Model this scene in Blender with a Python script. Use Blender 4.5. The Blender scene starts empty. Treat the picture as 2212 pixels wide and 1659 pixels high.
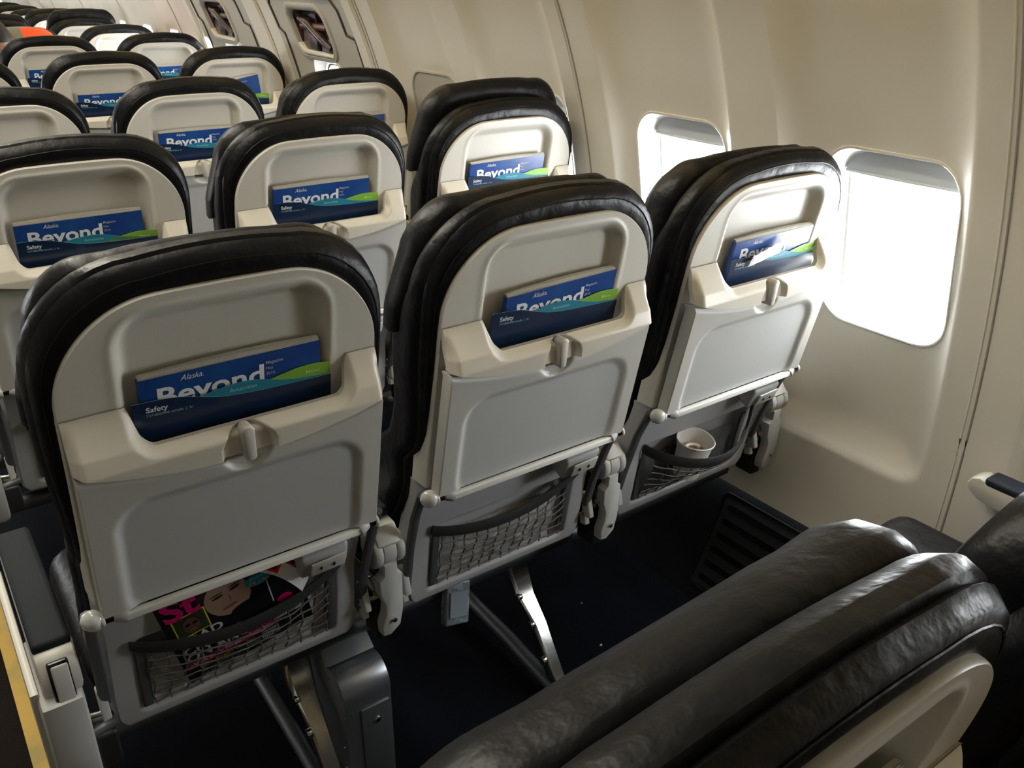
import bpy, math, random
import numpy as np
from mathutils import Vector, Matrix
random.seed(4)
PI = math.pi
scene = bpy.context.scene
COL = scene.collection

# ------------------------------------------------------------------ camera
CAM = (-0.28492943, -0.93774601, 1.38910511)
YAW, PITCH, ROLL, FPX = 0.62869532, -0.43867331, 0.00905113, 1893.577
cam_d = bpy.data.cameras.new('camera')
cam_o = bpy.data.objects.new('camera', cam_d)
COL.objects.link(cam_o)
fwd = Vector((math.sin(YAW)*math.cos(PITCH), math.cos(YAW)*math.cos(PITCH), math.sin(PITCH)))
r0 = Vector((math.cos(YAW), -math.sin(YAW), 0)); u0 = r0.cross(fwd)
rv = r0*math.cos(ROLL) + u0*math.sin(ROLL); uv = -r0*math.sin(ROLL) + u0*math.cos(ROLL)
M = Matrix((rv, uv, -fwd)).transposed().to_4x4(); M.translation = Vector(CAM)
cam_o.matrix_world = M
cam_d.sensor_fit = 'HORIZONTAL'; cam_d.sensor_width = 36.0
cam_d.lens = 36.0*FPX/2212.0
cam_d.clip_start = 0.02; cam_d.clip_end = 200
scene.camera = cam_o

# ------------------------------------------------------------------ exposure, world, lamps
scene.view_settings.view_transform = 'Standard'
scene.view_settings.look = 'None'
scene.view_settings.gamma = 1.0
scene.view_settings.use_curve_mapping = False
scene.view_settings.exposure = 0.10
scene.cycles.max_bounces = 10
scene.cycles.diffuse_bounces = 5
scene.cycles.glossy_bounces = 4
scene.cycles.transparent_max_bounces = 12
scene.cycles.use_denoising = True
scene.cycles.sample_clamp_indirect = 8.0
SKY = 32.0
world = bpy.data.worlds.new('overcast_sky'); scene.world = world; world.use_nodes = True
bg = world.node_tree.nodes['Background']
bg.inputs[0].default_value = (0.93, 0.97, 1.0, 1); bg.inputs[1].default_value = SKY

def area(name, loc, rot, sx, sy, power, color, portal=False):
    l = bpy.data.lights.new(name, 'AREA'); l.shape = 'RECTANGLE'; l.size = sx; l.size_y = sy
    l.energy = power; l.color = color
    if portal: l.cycles.is_portal = True
    o = bpy.data.objects.new(name, l); COL.objects.link(o); o.location = loc; o.rotation_euler = rot
    return o
WARM = (1.0, 0.70, 0.24)
WARM2 = (1.0, 0.87, 0.62)

# fuselage lining section: a circle of radius 1.775 about (-.53, .6)
CX, CZ, CR = -0.53, 0.60, 1.775
def XW(z):
    return CX + math.sqrt(CR*CR - (z-CZ)**2)
WPER = 0.5303
def wcen(k): return -0.039 + WPER*k          # window centres along the cabin

# ceiling lamps (the cabin's own strips) and the window portals
area('ceiling_lamp_center', (-0.53, 6.6, 2.13), (0, 0, 0), 0.5, 6.5, 20, WARM2)
area('ceiling_lamp_near', (-0.25, 1.5, 2.12), (0, math.radians(-12), 0), 0.3, 3.4, 46, (1.0, 0.93, 0.78))
area('sidewall_wash_lamp', (0.80, 2.5, 1.66), (0, math.radians(-38), 0), 0.05, 12.0, 17, WARM)
for k in range(-2, 16):
    if k in (3,): continue
    yc = wcen(k)
    area('window_portal', (1.31, yc, 0.93), (0, PI/2, 0), 0.40, 0.34, 1, (1, 1, 1), portal=True)
    if 7 <= k < 14: area('window_portal', (2*CX-1.24, yc, 0.93), (0, -PI/2, 0), 0.36, 0.30, 1, (1, 1, 1), portal=True)

# ------------------------------------------------------------------ materials
MAT = {}
def mat(name, col, rough=0.5, metal=0.0, bump=None, spec=0.5, var=None, coat=0.0, emis=None):
    m = bpy.data.materials.new(name); m.use_nodes = True
    nt = m.node_tree; b = nt.nodes['Principled BSDF']
    b.inputs['Base Color'].default_value = (*col, 1)
    b.inputs['Roughness'].default_value = rough
    b.inputs['Metallic'].default_value = metal
    b.inputs['Specular IOR Level'].default_value = spec
    b.inputs['Coat Weight'].default_value = coat
    if emis:
        b.inputs['Emission Color'].default_value = (*emis[:3], 1); b.inputs['Emission Strength'].default_value = emis[3]
    tc = nt.nodes.new('ShaderNodeTexCoord')
    if bump:
        prev = None
        for sc_, st, dist in bump:
            n = nt.nodes.new('ShaderNodeTexNoise'); n.inputs['Scale'].default_value = sc_; n.inputs['Detail'].default_value = 4
            nt.links.new(tc.outputs['Object'], n.inputs['Vector'])
            bn = nt.nodes.new('ShaderNodeBump'); bn.inputs['Strength'].default_value = st; bn.inputs['Distance'].default_value = dist
            nt.links.new(n.outputs['Fac'], bn.inputs['Height'])
            if prev: nt.links.new(prev.outputs['Normal'], bn.inputs['Normal'])
            prev = bn
        nt.links.new(prev.outputs['Normal'], b.inputs['Normal'])
    if var:
        sc_, c2, lo, hi = var
        n = nt.nodes.new('ShaderNodeTexNoise'); n.inputs['Scale'].default_value = sc_; n.inputs['Detail'].default_value = 5
        nt.links.new(tc.outputs['Object'], n.inputs['Vector'])
        r = nt.nodes.new('ShaderNodeValToRGB')
        r.color_ramp.elements[0].position = lo; r.color_ramp.elements[0].color = (*col, 1)
        r.color_ramp.elements[1].position = hi; r.color_ramp.elements[1].color = (*c2, 1)
        nt.links.new(n.outputs['Fac'], r.inputs['Fac']); nt.links.new(r.outputs['Color'], b.inputs['Base Color'])
    MAT[name] = m
    return m
mat('leather', (0.0045, 0.0045, 0.0055), 0.40, bump=[(24, .30, .014), (420, .10, .001)], spec=0.24)
mat('leather_side', (0.009, 0.012, 0.020), 0.55, bump=[(30, .15, .01)])
mat('shell', (0.60, 0.575, 0.515), 0.42, bump=[(900, .06, .0005)])
mat('shell_ledge', (0.62, 0.585, 0.50), 0.36, bump=[(900, .06, .0005)])
mat('shell_grey', (0.42, 0.425, 0.43), 0.42, bump=[(900, .06, .0005)])
mat('tray_face', (0.52, 0.51, 0.475), 0.38, bump=[(900, .05, .0005)])
mat('tray_inset', (0.47, 0.475, 0.465), 0.38, bump=[(900, .05, .0005)])
mat('latch_plastic', (0.52, 0.50, 0.45), 0.35)
mat('arm_cream', (0.55, 0.54, 0.49), 0.4)
mat('arm_grey', (0.50, 0.50, 0.485), 0.4)
mat('bumper', (0.62, 0.63, 0.63), 0.18, coat=0.4)
mat('bar', (0.74, 0.74, 0.70), 0.25)
mat('door_gap', (0.045, 0.04, 0.035), 0.6)
mat('dark_plastic', (0.012, 0.013, 0.015), 0.5)
mat('pad', (0.010, 0.013, 0.017), 0.65, bump=[(300, .1, .001)], spec=.15)
mat('pad_navy', (0.010, 0.015, 0.024), 0.55, spec=.3)
mat('metal', (0.62, 0.62, 0.60), 0.22, metal=1.0, bump=[(60, .1, .002)])
mat('metal_dull', (0.13, 0.135, 0.145), 0.5, metal=0.9, bump=[(80, .1, .002)])
mat('box_metal', (0.30, 0.32, 0.35), 0.36, metal=0.85)
mat('brass', (0.7, 0.55, 0.28), 0.3, metal=1.0)
mat('frame_grey', (0.10, 0.105, 0.11), 0.45, metal=0.3)
mat('band', (0.020, 0.020, 0.021), 0.75)
mat('net', (0.10, 0.097, 0.09), 0.7)
mat('lining', (0.48, 0.475, 0.45), 0.7, bump=[(35, .5, .02)])
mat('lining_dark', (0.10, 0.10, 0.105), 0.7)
mat('cover_blue', (0.012, 0.052, 0.235), 0.25, var=(7, (0.022, 0.115, 0.34), .45, .8))
mat('navy', (0.006, 0.020, 0.060), 0.28)
mat('teal', (0.018, 0.20, 0.29), 0.3)
mat('lime', (0.21, 0.42, 0.045), 0.3)
mat('white_ink', (0.78, 0.80, 0.82), 0.35)
mat('pale_ink', (0.42, 0.48, 0.58), 0.35)
mat('teal_ink', (0.30, 0.58, 0.66), 0.35)
mat('lime_ink', (0.50, 0.70, 0.30), 0.35)
mat('paper', (0.52, 0.50, 0.43), 0.6)
mat('paper_white', (0.80, 0.80, 0.80), 0.5)
mat('wall', (0.70, 0.68, 0.62), 0.42, bump=[(700, .12, .0006)])
mat('wall_rim', (0.74, 0.735, 0.70), 0.3)
mat('wall_seal', (0.30, 0.29, 0.27), 0.5)
mat('hatch_wall', (0.46, 0.45, 0.41), 0.45, bump=[(700, .1, .0006)])
mat('hatch_trim', (0.36, 0.345, 0.31), 0.45)
mat('shade', (0.62, 0.63, 0.64), 0.35)
mat('plug_rim', (0.40, 0.395, 0.37), 0.4)
mat('ceiling', (0.70, 0.66, 0.58), 0.5)
mat('bin', (0.66, 0.62, 0.54), 0.4)
mat('dado', (0.0070, 0.0080, 0.0095), 0.85, bump=[(200, .2, .002)], spec=.12)
mat('slot', (0.0015, 0.0015, 0.002), 0.9, spec=.1)
mat('dado_rail', (0.26, 0.26, 0.25), 0.4)
mat('carpet', (0.0035, 0.005, 0.009), 0.95, bump=[(900, .8, .004)], var=(650, (0.022, 0.026, 0.036), .60, .74), spec=0.1)
mat('aisle_carpet', (0.010, 0.007, 0.005), 0.95, bump=[(700, .8, .004)], var=(400, (0.03, 0.022, 0.018), .52, .72), spec=0.1)
mat('path_yellow', (0.48, 0.30, 0.045), 0.6, var=(14, (0.30, 0.24, 0.06), .45, .75))
mat('crumb', (0.7, 0.68, 0.6), 0.7)
mat('black_gloss', (0.006, 0.006, 0.007), 0.25)
mat('handle_dark', (0.025, 0.018, 0.020), 0.25, var=(22, (0.10, 0.05, 0.06), .45, .65))
mat('handle_blue', (0.06, 0.08, 0.16), 0.3)
mat('handle_red', (0.10, 0.025, 0.025), 0.3)
mat('orange', (0.95, 0.10, 0.012), 0.6, emis=(0.95, 0.10, 0.012, 0.0))
mat('reflective', (0.22, 0.21, 0.15), 0.4)
mat('skin', (0.42, 0.24, 0.17), 0.5)
mat('hair', (0.012, 0.009, 0.008), 0.6)
mat('jacket', (0.012, 0.012, 0.014), 0.8)
mat('cup', (0.80, 0.78, 0.74), 0.4)
mat('coffee', (0.36, 0.22, 0.13), 0.5)
mat('vest_bag', (0.16, 0.20, 0.24), 0.25, var=(60, (0.30, 0.34, 0.37), .5, .6))
mat('led_green', (0.1, 0.8, 0.4), 0.4, emis=(0.1, 1.0, 0.45, 0.5))
mat('tab_black', (0.008, 0.010, 0.010), 0.28)
mat('tab_pink', (0.52, 0.010, 0.12), 0.3)
mat('tab_yellow', (0.62, 0.55, 0.06), 0.3)
mat('tab_cyan', (0.02, 0.30, 0.52), 0.3)
mat('tab_white', (0.62, 0.64, 0.64), 0.35)
mat('tab_skin', (0.34, 0.22, 0.165), 0.35)
mat('tab_skin_dark', (0.11, 0.060, 0.042), 0.35)
mat('tab_lip', (0.24, 0.085, 0.07), 0.35)
mat('tab_hair', (0.035, 0.022, 0.016), 0.35)
mat('tab_green', (0.03, 0.045, 0.02), 0.35)
mat('page_red', (0.72, 0.02, 0.02), 0.35)
mat('page_blue', (0.02, 0.25, 0.50), 0.35)
mat('page_grey', (0.22, 0.26, 0.30), 0.35)
# glass: thin pane, mostly clear with a faint reflection
g = bpy.data.materials.new('glass'); g.use_nodes = True; nt = g.node_tree; nt.nodes.clear()
o_ = nt.nodes.new('ShaderNodeOutputMaterial'); mx = nt.nodes.new('ShaderNodeMixShader'); mx.inputs[0].default_value = 0.05
tr = nt.nodes.new('ShaderNodeBsdfTransparent'); gl = nt.nodes.new('ShaderNodeBsdfGlossy'); gl.inputs['Roughness'].default_value = 0.02
nt.links.new(tr.outputs[0], mx.inputs[1]); nt.links.new(gl.outputs[0], mx.inputs[2]); nt.links.new(mx.outputs[0], o_.inputs[0])
MAT['glass'] = g

# ------------------------------------------------------------------ mesh helpers
class MB:
    def __init__(s): s.v = []; s.f = []; s.m = []; s.mats = []
    def mi(s, name):
        if name not in s.mats: s.mats.append(name)
        return s.mats.index(name)
    def add(s, vs, fs, m):
        k = len(s.v); i = s.mi(m)
        s.v += [tuple(map(float, p)) for p in vs]
        for f in fs: s.f.append(tuple(k+a for a in f)); s.m.append(i)
    def grid(s, fn, nu, nv, m, flip=False, mfn=None):
        k = len(s.v)
        for j in range(nv+1):
            for i in range(nu+1): s.v.append(tuple(map(float, fn(i/nu, j/nv))))
        for j in range(nv):
            for i in range(nu):
                a = k+j*(nu+1)+i; q = (a, a+1, a+nu+2, a+nu+1)
                if flip: q = q[::-1]
                s.f.append(q); s.m.append(s.mi(mfn((i+.5)/nu, (j+.5)/nv) if mfn else m))
    def loft(s, rings, m, cap0=True, cap1=True, closed=True, mf=None):
        n = len(rings[0]); k = len(s.v)
        for r in rings: s.v += [tuple(map(float, p)) for p in r]
        for j in range(len(rings)-1):
            mm = s.mi(mf(j) if mf else m)
            for i in range(n if closed else n-1):
                i2 = (i+1) % n
                s.f.append((k+j*n+i, k+j*n+i2, k+(j+1)*n+i2, k+(j+1)*n+i)); s.m.append(mm)
        if cap0: s.f.append(tuple(k+i for i in range(n))[::-1]); s.m.append(s.mi(m))
        if cap1: s.f.append(tuple(k+(len(rings)-1)*n+i for i in range(n))); s.m.append(s.mi(m))
    def box(s, c, d, m, r=0.0, R=None, seg=3):
        hx, hy, hz = d[0]/2, d[1]/2, d[2]/2; r = min(r, hx*.98, hy*.98, hz*.98)
        c = Vector(c)
        def tf(p): 
            p = Vector(p)
            return (R @ p if R is not None else p) + c
        if r <= 0:
            vs = [tf((x, y, z)) for z in (-hz, hz) for x, y in ((-hx, -hy), (hx, -hy), (hx, hy), (-hx, hy))]
            s.add(vs, [(3, 2, 1, 0), (4, 5, 6, 7), (0, 1, 5, 4), (1, 2, 6, 5), (2, 3, 7, 6), (3, 0, 4, 7)], m); return
        rings = []
        zs = [(-hz+r*(1-math.cos(a)), r*(1-math.sin(a))) for a in [PI/2*i/seg for i in range(seg+1)]]
        prof = [(z, ins) for z, ins in zs] + [(-z, ins) for z, ins in reversed(zs)]
        for z, ins in prof:
            rings.append([tf((x, y, z)) for x, y in rrect(hx-ins, hy-ins, max(r-ins, 1e-4), seg)])
        s.loft(rings, m)
    def tube(s, pts, r, m, n=8, caps=True, sy=1.0, up=(0, 0, 1)):
        pts = [Vector(p) for p in pts]; rr = r if isinstance(r, (list, tuple)) else [r]*len(pts)
        rings = []; up = Vector(up)
        for i, p in enumerate(pts):
            t = (pts[min(i+1, len(pts)-1)] - pts[max(i-1, 0)]).normalized()
            a = t.cross(up)
            if a.length < 1e-4: a = t.cross(Vector((1, 0, 0)))
            a.normalize(); b = a.cross(t).normalized()
            rings.append([p + a*math.cos(2*PI*k/n)*rr[i] + b*math.sin(2*PI*k/n)*rr[i]*sy for k in range(n)])
        s.loft(rings, m, caps, caps)
    def cyl(s, a, b, r, m, n=20, bev=0.0):
        a, b = Vector(a), Vector(b); t = (b-a).normalized()
        if bev > 0: s.tube([a, a+t*bev*.3, a+t*bev, b-t*bev, b-t*bev*.3, b], [r-bev, r-bev*.35, r, r, r-bev*.35, r-bev], m, n)
        else: s.tube([a, b], r, m, n)
    def prism(s, poly, fn, t0, t1, m, bev=0.0):
        # poly: 2-D outline, fn(u,v,t)->point
        rings = []
        if bev > 0:
            ins = inset(poly, bev)
            seq = [(ins, t0), (inset(poly, bev*.3), t0+(t1-t0)*0+bev*.3*(1 if t1 > t0 else -1)), (poly, t0+bev*(1 if t1 > t0 else -1)), (poly, t1-bev*(1 if t1 > t0 else -1)), (inset(poly, bev*.3), t1-bev*.3*(1 if t1 > t0 else -1)), (ins, t1)]
        else: seq = [(poly, t0), (poly, t1)]
        for pl, t in seq: rings.append([fn(u, v, t) for u, v in pl])
        s.loft(rings, m)
    def build(s, name, parent=None, sharp=38, loc=None):
        me = bpy.data.meshes.new(name); me.from_pydata(s.v, [], s.f)
        for n in s.mats: me.materials.append(MAT[n])
        me.polygons.foreach_set('material_index', s.m)
        me.polygons.foreach_set('use_smooth', [True]*len(s.f))
        import bmesh
        bm = bmesh.new(); bm.from_mesh(me); bmesh.ops.recalc_face_normals(bm, faces=bm.faces); bm.to_mesh(me); bm.free()
        me.set_sharp_from_angle(angle=math.radians(sharp))
        me.update()
        o = bpy.data.objects.new(name, me); COL.objects.link(o)
        if parent is not None: o.parent = parent
        if loc: o.location = loc
        return o
def rrect(hx, hy, r, seg=4):
    out = []
    for cx, cy, a0 in ((hx-r, hy-r, 0), (-hx+r, hy-r, PI/2), (-hx+r, -hy+r, PI), (hx-r, -hy+r, 1.5*PI)):
        for k in range(seg+1):
            a = a0+PI/2*k/seg; out.append((cx+r*math.cos(a), cy+r*math.sin(a)))
    return out
def inset(poly, d):
    n = len(poly); ar = sum(poly[i][0]*poly[(i+1) % n][1]-poly[(i+1) % n][0]*poly[i][1] for i in range(n)); sg = 1 if ar > 0 else -1
    out = []
    for i in range(n):
        p0, p1, p2 = Vector(poly[i-1]), Vector(poly[i]), Vector(poly[(i+1) % n])
        d1 = (p1-p0).normalized(); d2 = (p2-p1).normalized()
        n1 = Vector((-d1.y, d1.x))*sg; n2 = Vector((-d2.y, d2.x))*sg
        nn = (n1+n2); 
        if nn.length < 1e-6: nn = n1
        nn.normalize(); k = d/max(0.5, nn.dot(n1)); out.append(tuple(p1+nn*k))
    return out
def empty(name, loc=(0, 0, 0)):
    o = bpy.data.objects.new(name, None); o.empty_display_size = 0.05; COL.objects.link(o); o.location = loc; return o
def tag(o, label=None, cat=None, group=None, kind=None):
    if label: o['label'] = label
    if cat: o['category'] = cat
    if group: o['group'] = group
    if kind: o['kind'] = kind
    return o
KIDS = {}
def kids(o): return [c for c in bpy.data.objects if c.parent == o]
def copy_tree(o, parent=None):
    c = o.copy(); COL.objects.link(c); c.parent = parent
    for ch in kids(o): copy_tree(ch, c)
    return c
def ss(a, b, x):
    t = max(0.0, min(1.0, (x-a)/(b-a))) if a != b else float(x > a)
    return t*t*(3-2*t)
def sdr(x, z, cx, cz, hx, hz, r):   # signed distance to a rounded rectangle, negative inside
    qx, qz = abs(x-cx)-hx+r, abs(z-cz)-hz+r
    return math.hypot(max(qx, 0), max(qz, 0))+min(max(qx, qz), 0)-r
def lerp(xs, ys, x):
    return float(np.interp(x, xs, ys))
# flat lettering, as triangles from Blender's own font
TC = {}
def text_tris(txt, size, weight=0.0, shear=0.0, spacing=1.0):
    key = (txt, size, weight, shear, spacing)
    if key in TC: return TC[key]
    cu = bpy.data.curves.new('t', 'FONT'); cu.body = txt; cu.size = size; cu.offset = weight*size; cu.shear = shear
    cu.space_character = spacing; cu.resolution_u = 3
    ob = bpy.data.objects.new('t', cu); me = bpy.data.meshes.new_from_object(ob)
    vs = [(v.co.x, v.co.y) for v in me.vertices]; fs = [tuple(p.vertices) for p in me.polygons]
    bpy.data.objects.remove(ob); bpy.data.curves.remove(cu); bpy.data.meshes.remove(me)
    TC[key] = (vs, fs); return vs, fs
def put_text(mb, txt, size, m, fn, u, v, width=None, weight=0.0, shear=0.0, clip=None, rot=0.0):
    vs, fs = text_tris(txt, size, weight, shear)
    if not vs: return
    x0 = min(p[0] for p in vs); w = max(p[0] for p in vs)-x0
    k = (width/w) if width else 1.0
    c, s_ = math.cos(rot), math.sin(rot)
    P = []
    for p in vs:
        a, b = (p[0]-x0)*k, p[1]; P.append(fn(u+a*c-b*s_, v+a*s_+b*c))
    mb.add(P, fs, m)

# ------------------------------------------------------------------ the seat
SP = 0.483
def yU(z): return 0.022-0.20*(z-0.947)           # upper shell plane
def yL(z): return lerp([0.36, 0.40, 0.53, 0.60, 0.66], [0.166, 0.156, 0.134, 0.108, 0.088], z)
def yT(z): return -0.003+0.214*(0.885-z)          # tray face
def yC(z): return max(yU(z)+.014, yL(z)+.040+.03*ss(.62, .5, z)) if z < .70 else yU(z)+.014+.014*ss(.78, .70, z)
def groove(x): return 0.858+0.027*(abs(x)/0.187)**2
def arch_path(W, T, R, zb, n=10, wb=None):
    # open path from bottom left over the top to the bottom right
    wb = W if wb is None else wb
    pts = []
    zs = [zb+(T-R-zb)*k/14 for k in range(15)]
    for z in zs: pts.append((-(wb+(W-wb)*ss(zb+.25, .93, z)), z))
    for k in range(1, n+1):
        a = PI/2*k/n; pts.append((-(W-R)-R*math.cos(a), T-R+R*math.sin(a)))
    for k in range(1, 9): 
        x = -(W-R)+2*(W-R)*k/9; pts.append((x, T+0.006*(1-(x/(W-R))**2)))
    for k in range(0, n+1):
        a = PI/2*(1-k/n); pts.append(((W-R)+R*math.cos(a), T-R+R*math.sin(a)))
    for z in reversed(zs[:-1]): pts.append(((wb+(W-wb)*ss(zb+.25, .93, z)), z))
    return pts
def half_w(z, W, T, R):
    if z <= T-R: return W
    q = min(1.0, (z-(T-R))/R); return (W-R)+R*math.sqrt(max(0.0, 1-q*q))

def m_back_cushion(root):
    mb = MB()
    spec = [(.150, 1.02, .118, .040), (.172, 1.050, .118, .012), (.180, 1.066, .118, -.003), (.194, 1.087, .120, -.008), (.204, 1.104, .122, -.003), (.209, 1.112, .124, .009),
            (.2075, 1.109, .124, .013), (.210, 1.115, .124, .017), (.2135, 1.117, .124, .030), (.213, 1.108, .124, .044), (.211, 1.074, .12, .055),
            (.208, 1.03, .12, .085), (.200, 1.00, .11, .104), (.180, 0.97, .10, .114), (.13, 0.93, .07, .118)]
    rings = []
    for W, T, R, d in spec:
        pth = arch_path(W, T, R, 0.47+(.02 if d > .1 else 0), wb=W-.012)
        rings.append([(x, yC(z)+d, z) for x, z in pth])
    mb.loft(rings, 'leather', closed=True)
    # stitched seam piping over the rear border
    for W, T, R, d in ((.1985, 1.0955, .121, -.006),):
        pth = arch_path(W, T, R, .90)
        mb.tube([(x, yU(z)+.014+d, z) for x, z in pth], 0.0010, 'leather', 5)
    return mb.build('back_cushion', root, 50)
def m_headrest(root):
    mb = MB(); rings = []
    spec = [(.18, 1.03, .05, .050, .96), (.198, 1.080, .058, .053, .93), (.208, 1.097, .064, .059, .917), (.214, 1.105, .068, .070, .911), (.216, 1.107, .068, .084, .909),
            (.213, 1.102, .066, .106, .911), (.202, 1.087, .06, .124, .922), (.17, 1.05, .055, .134, .95), (.09, 0.99, .04, .136, .98)]
    def tp(z): return 1-.17*max(0.0, min(1.0, (z-.95)/.155))
    def crease(x): return 1-.010*(math.exp(-((abs(x)-.112)/.004)**2)+.7*math.exp(-((abs(x)-.124)/.004)**2))
    for W, T, R, d, zb in spec:
        pth = arch_path(W, T, R, zb, wb=W-.004)
        rings.append([(x*tp(z), yU(z)+.014+d-.010*math.cos(x/.23*PI/2)*(1 if d > .08 else 0), .9+(z-.9)*(crease(x) if z > 1.05 else 1)) for x, z in pth])
    mb.loft(rings, 'leather')
    return mb.build('headrest', root, 50)
def m_back_shell(root):
    mb = MB(); zb, T, R, W = 0.664, 1.072, 0.118, 0.190
    def rec(x, z):
        d = sdr(x, z, 0.0, .928, .126, .128, .040)
        return 0.019*ss(0.0, -.016, d) - 0.0015*math.exp(-((d-.003)/.003)**2)
    def P(u, v):
        # rows are packed towards the rounded top
        z = zb+(T-zb)*(1-(1-v)**1.6)
        w = half_w(z, W, T, R)*(1 if z > .9 else 1)
        x = (2*u-1)*w
        crown = .005*(1-(x/.19)**2)*ss(1.0, T, z)
        return (x, yU(z)+rec(x, z), z+crown)
    mb.grid(P, 90, 90, 'shell')
    # side wall of the shell, running forward into the cushion
    edge = [P(0, k/60) for k in range(61)]+[P(k/20, 1) for k in range(1, 21)]+[P(1, 1-k/60) for k in range(1, 61)]
    def off(p, d, o): 
        x, y, z = p; c = Vector((x, 0, z-.75)); c = c.normalized() if z > .95 else Vector((math.copysign(1, x), 0, 0))
        return (x+c.x*o, y+d, z+c.z*o)
    rings = [[off(p, 0, 0) for p in edge], [off(p, .0012, .0012) for p in edge], [off(p, .004, .002) for p in edge], [off(p, .040, .004) for p in edge]]
    mb.loft(rings, 'shell', False, False, closed=False)
    return mb.build('back_shell', root, 60)
def m_pocket(root):
    # moulded literature ledge with the U shaped slot
    mb = MB()
    def top(x):
        a = ss(-.122, -.112, x)*(1-ss(.136, .150, x))
        a2 = ss(-.124, -.098, x)*(1-ss(.125, .152, x))
        return .947-.047*(.55*a+.45*a2)
    def front(x, z):
        b = ss(.950, .905, z)
        y = lerp([.84, .86, .885, .905, .930, .947], [-.0065, -.0090, -.0108, -.006, .009, .0205], z)
        # softened mouth of the slot
        dn = sdr(x, z, .012, .955, .128, .056, .02)
        y += .011*ss(.012, -.002, dn)
        dd = math.hypot(x-.003, z-.866)
        y += .0105*ss(.0355, .0295, dd)
        # rounded outer ends
        y += .016*ss(.176, .1905, abs(x))**2*b
        return y
    def P(u, v):
        x = (2*u-1)*.1895
        z0 = groove(x)+.0016; z1 = top(x); z = z0+(z1-z0)*v
        return (x, front(x, z), z)
    mb.grid(P, 190, 34, 'shell_ledge')
    edge = [P(0, k/34) for k in range(35)]+[P(k/190, 1) for k in range(1, 191)]+[P(1, 1-k/34) for k in range(1, 35)]+[P(1-k/190, 0) for k in range(1, 190)]
    rings = [edge, [(x, y+.001, z+(-.0008 if z > .895 else .0012)) for x, y, z in edge], [(x, max(y+.008, .014 if z > .89 else y+.01), z+(-.0012 if z > .895 else .0016)) for x, y, z in edge]]
    mb.loft(rings, 'shell_ledge', False, False)
    for xa, xb in ((-.1895, -.121), (.150, .1895)):
        mb.grid(lambda u, v: (xa+(xb-xa)*u, .0208-.0016*v, .9466+.0014*v), 6, 1, 'wall_seal')
    return mb.build('literature_pocket', root, 45)
def m_tray(root):
    mb = MB(); W = .187
    def d_in(x, z):
        return sdr(x, z, .0, .735, .160, .097, .046)
    def P(u, v):
        x = (2*u-1)*W; z1 = groove(x)-.0040; z0 = .6635; z = z0+(z1-z0)*v
        y = yT(z)+.0015+.0065*ss(.003, -.012, d_in(x, z))
        dd = math.hypot(x-.003, z-.866); y += .0075*ss(.0355, .0290, dd)
        # lip down to the groove
        y += .0045*ss(z1-.007, z1, z)
        return (x, y, z)
    mb.grid(P, 120, 90, 'tray_face', mfn=lambda u, v: 'tray_inset' if d_in((2*u-1)*W, .6635+(groove((2*u-1)*W)-.0022-.6635)*v) < -.004 else 'tray_face')
    edge = [P(0, k/90) for k in range(91)]+[P(k/120, 1) for k in range(1, 121)]+[P(1, 1-k/90) for k in range(1, 91)]+[P(1-k/120, 0) for k in range(1, 120)]
    def o(p, d, e):
        x, y, z = p; cx, cz = 0, .76
        return (x+math.copysign(e, x) if abs(x) > W-.002 else x, y+d, z+(e if z > .8 else (-e if z < .67 else 0)))
    mb.loft([edge, [o(p, .0008, .0008) for p in edge], [o(p, .003, .0013) for p in edge], [o(p, .024, .0013) for p in edge]], 'tray_face', False, True)
    return mb.build('tray_table', root, 45)
def m_latch(root, rot=0.0):
    mb = MB()
    pts = []
    for k in range(24):
        a = 2*PI*k/24; c, s_ = math.cos(a), math.sin(a)
        x = c*.0086 if s_ > 0 else c*.0076; z = s_*(.0086 if s_ > 0 else .005)
        z = z+(.0175 if s_ > 0 else -.020)
        pts.append((x*(1.0 if s_ > 0 else .9), z))
    base = -.0055
    def fn(u, v, t): return (.003+u+.06*(.0-v), .0005-.14*v+t, .874+v)
    rings = []
    for ins, t in ((0, .010), (0, -.0075), (.0010, -.0095), (.0026, -.0105)):
        pl = pts if ins == 0 else inset(pts, ins)
        rings.append([fn(u, v, t) for u, v in pl])
    mb.loft(rings, 'latch_plastic')
    o = mb.build('tray_latch', root, 40); return o
def m_bar(root):
    mb = MB()
    y, z = .048, .656
    mb.box((0, y, z), (.330, .011, .0105), 'bar', .0018)
    o = mb.build('hinge_bar', root)
    for sx in (-1, 1):
        mb = MB()
        mb.tube([(sx*.160, y, z), (sx*.164, y+.001, z+.001), (sx*.172, y+.003, z+.002), (sx*.176, y+.004, z+.003)], [.0085, .0095, .0075, .0062], 'shell_grey', 12)
        mb.cyl((sx*.174, y+.004, z+.003), (sx*.188, y+.004, z+.003), .0062, 'black_gloss', 14)
        mb.cyl((sx*.187, y+.004, z+.003), (sx*.1925, y+.004, z+.003), .0092, 'arm_cream', 18, .0015)
        mb.build('hinge_joint', root)
    # bumper cap at the left end
    mb = MB(); rings = []
    for t, r in ((0, .001), (.06, .006), (.2, .011), (.45, .0145), (.7, .0145), (.88, .0115), (1, .008)):
        c = Vector((-.214+.026*t, .058-.004*t, .660)); rings.append([c+Vector((0, math.cos(a)*r*.9, math.sin(a)*r)) for a in [2*PI*k/16 for k in range(16)]])
    mb.loft(rings, 'bumper'); mb.build('hinge_bumper', root)
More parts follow.
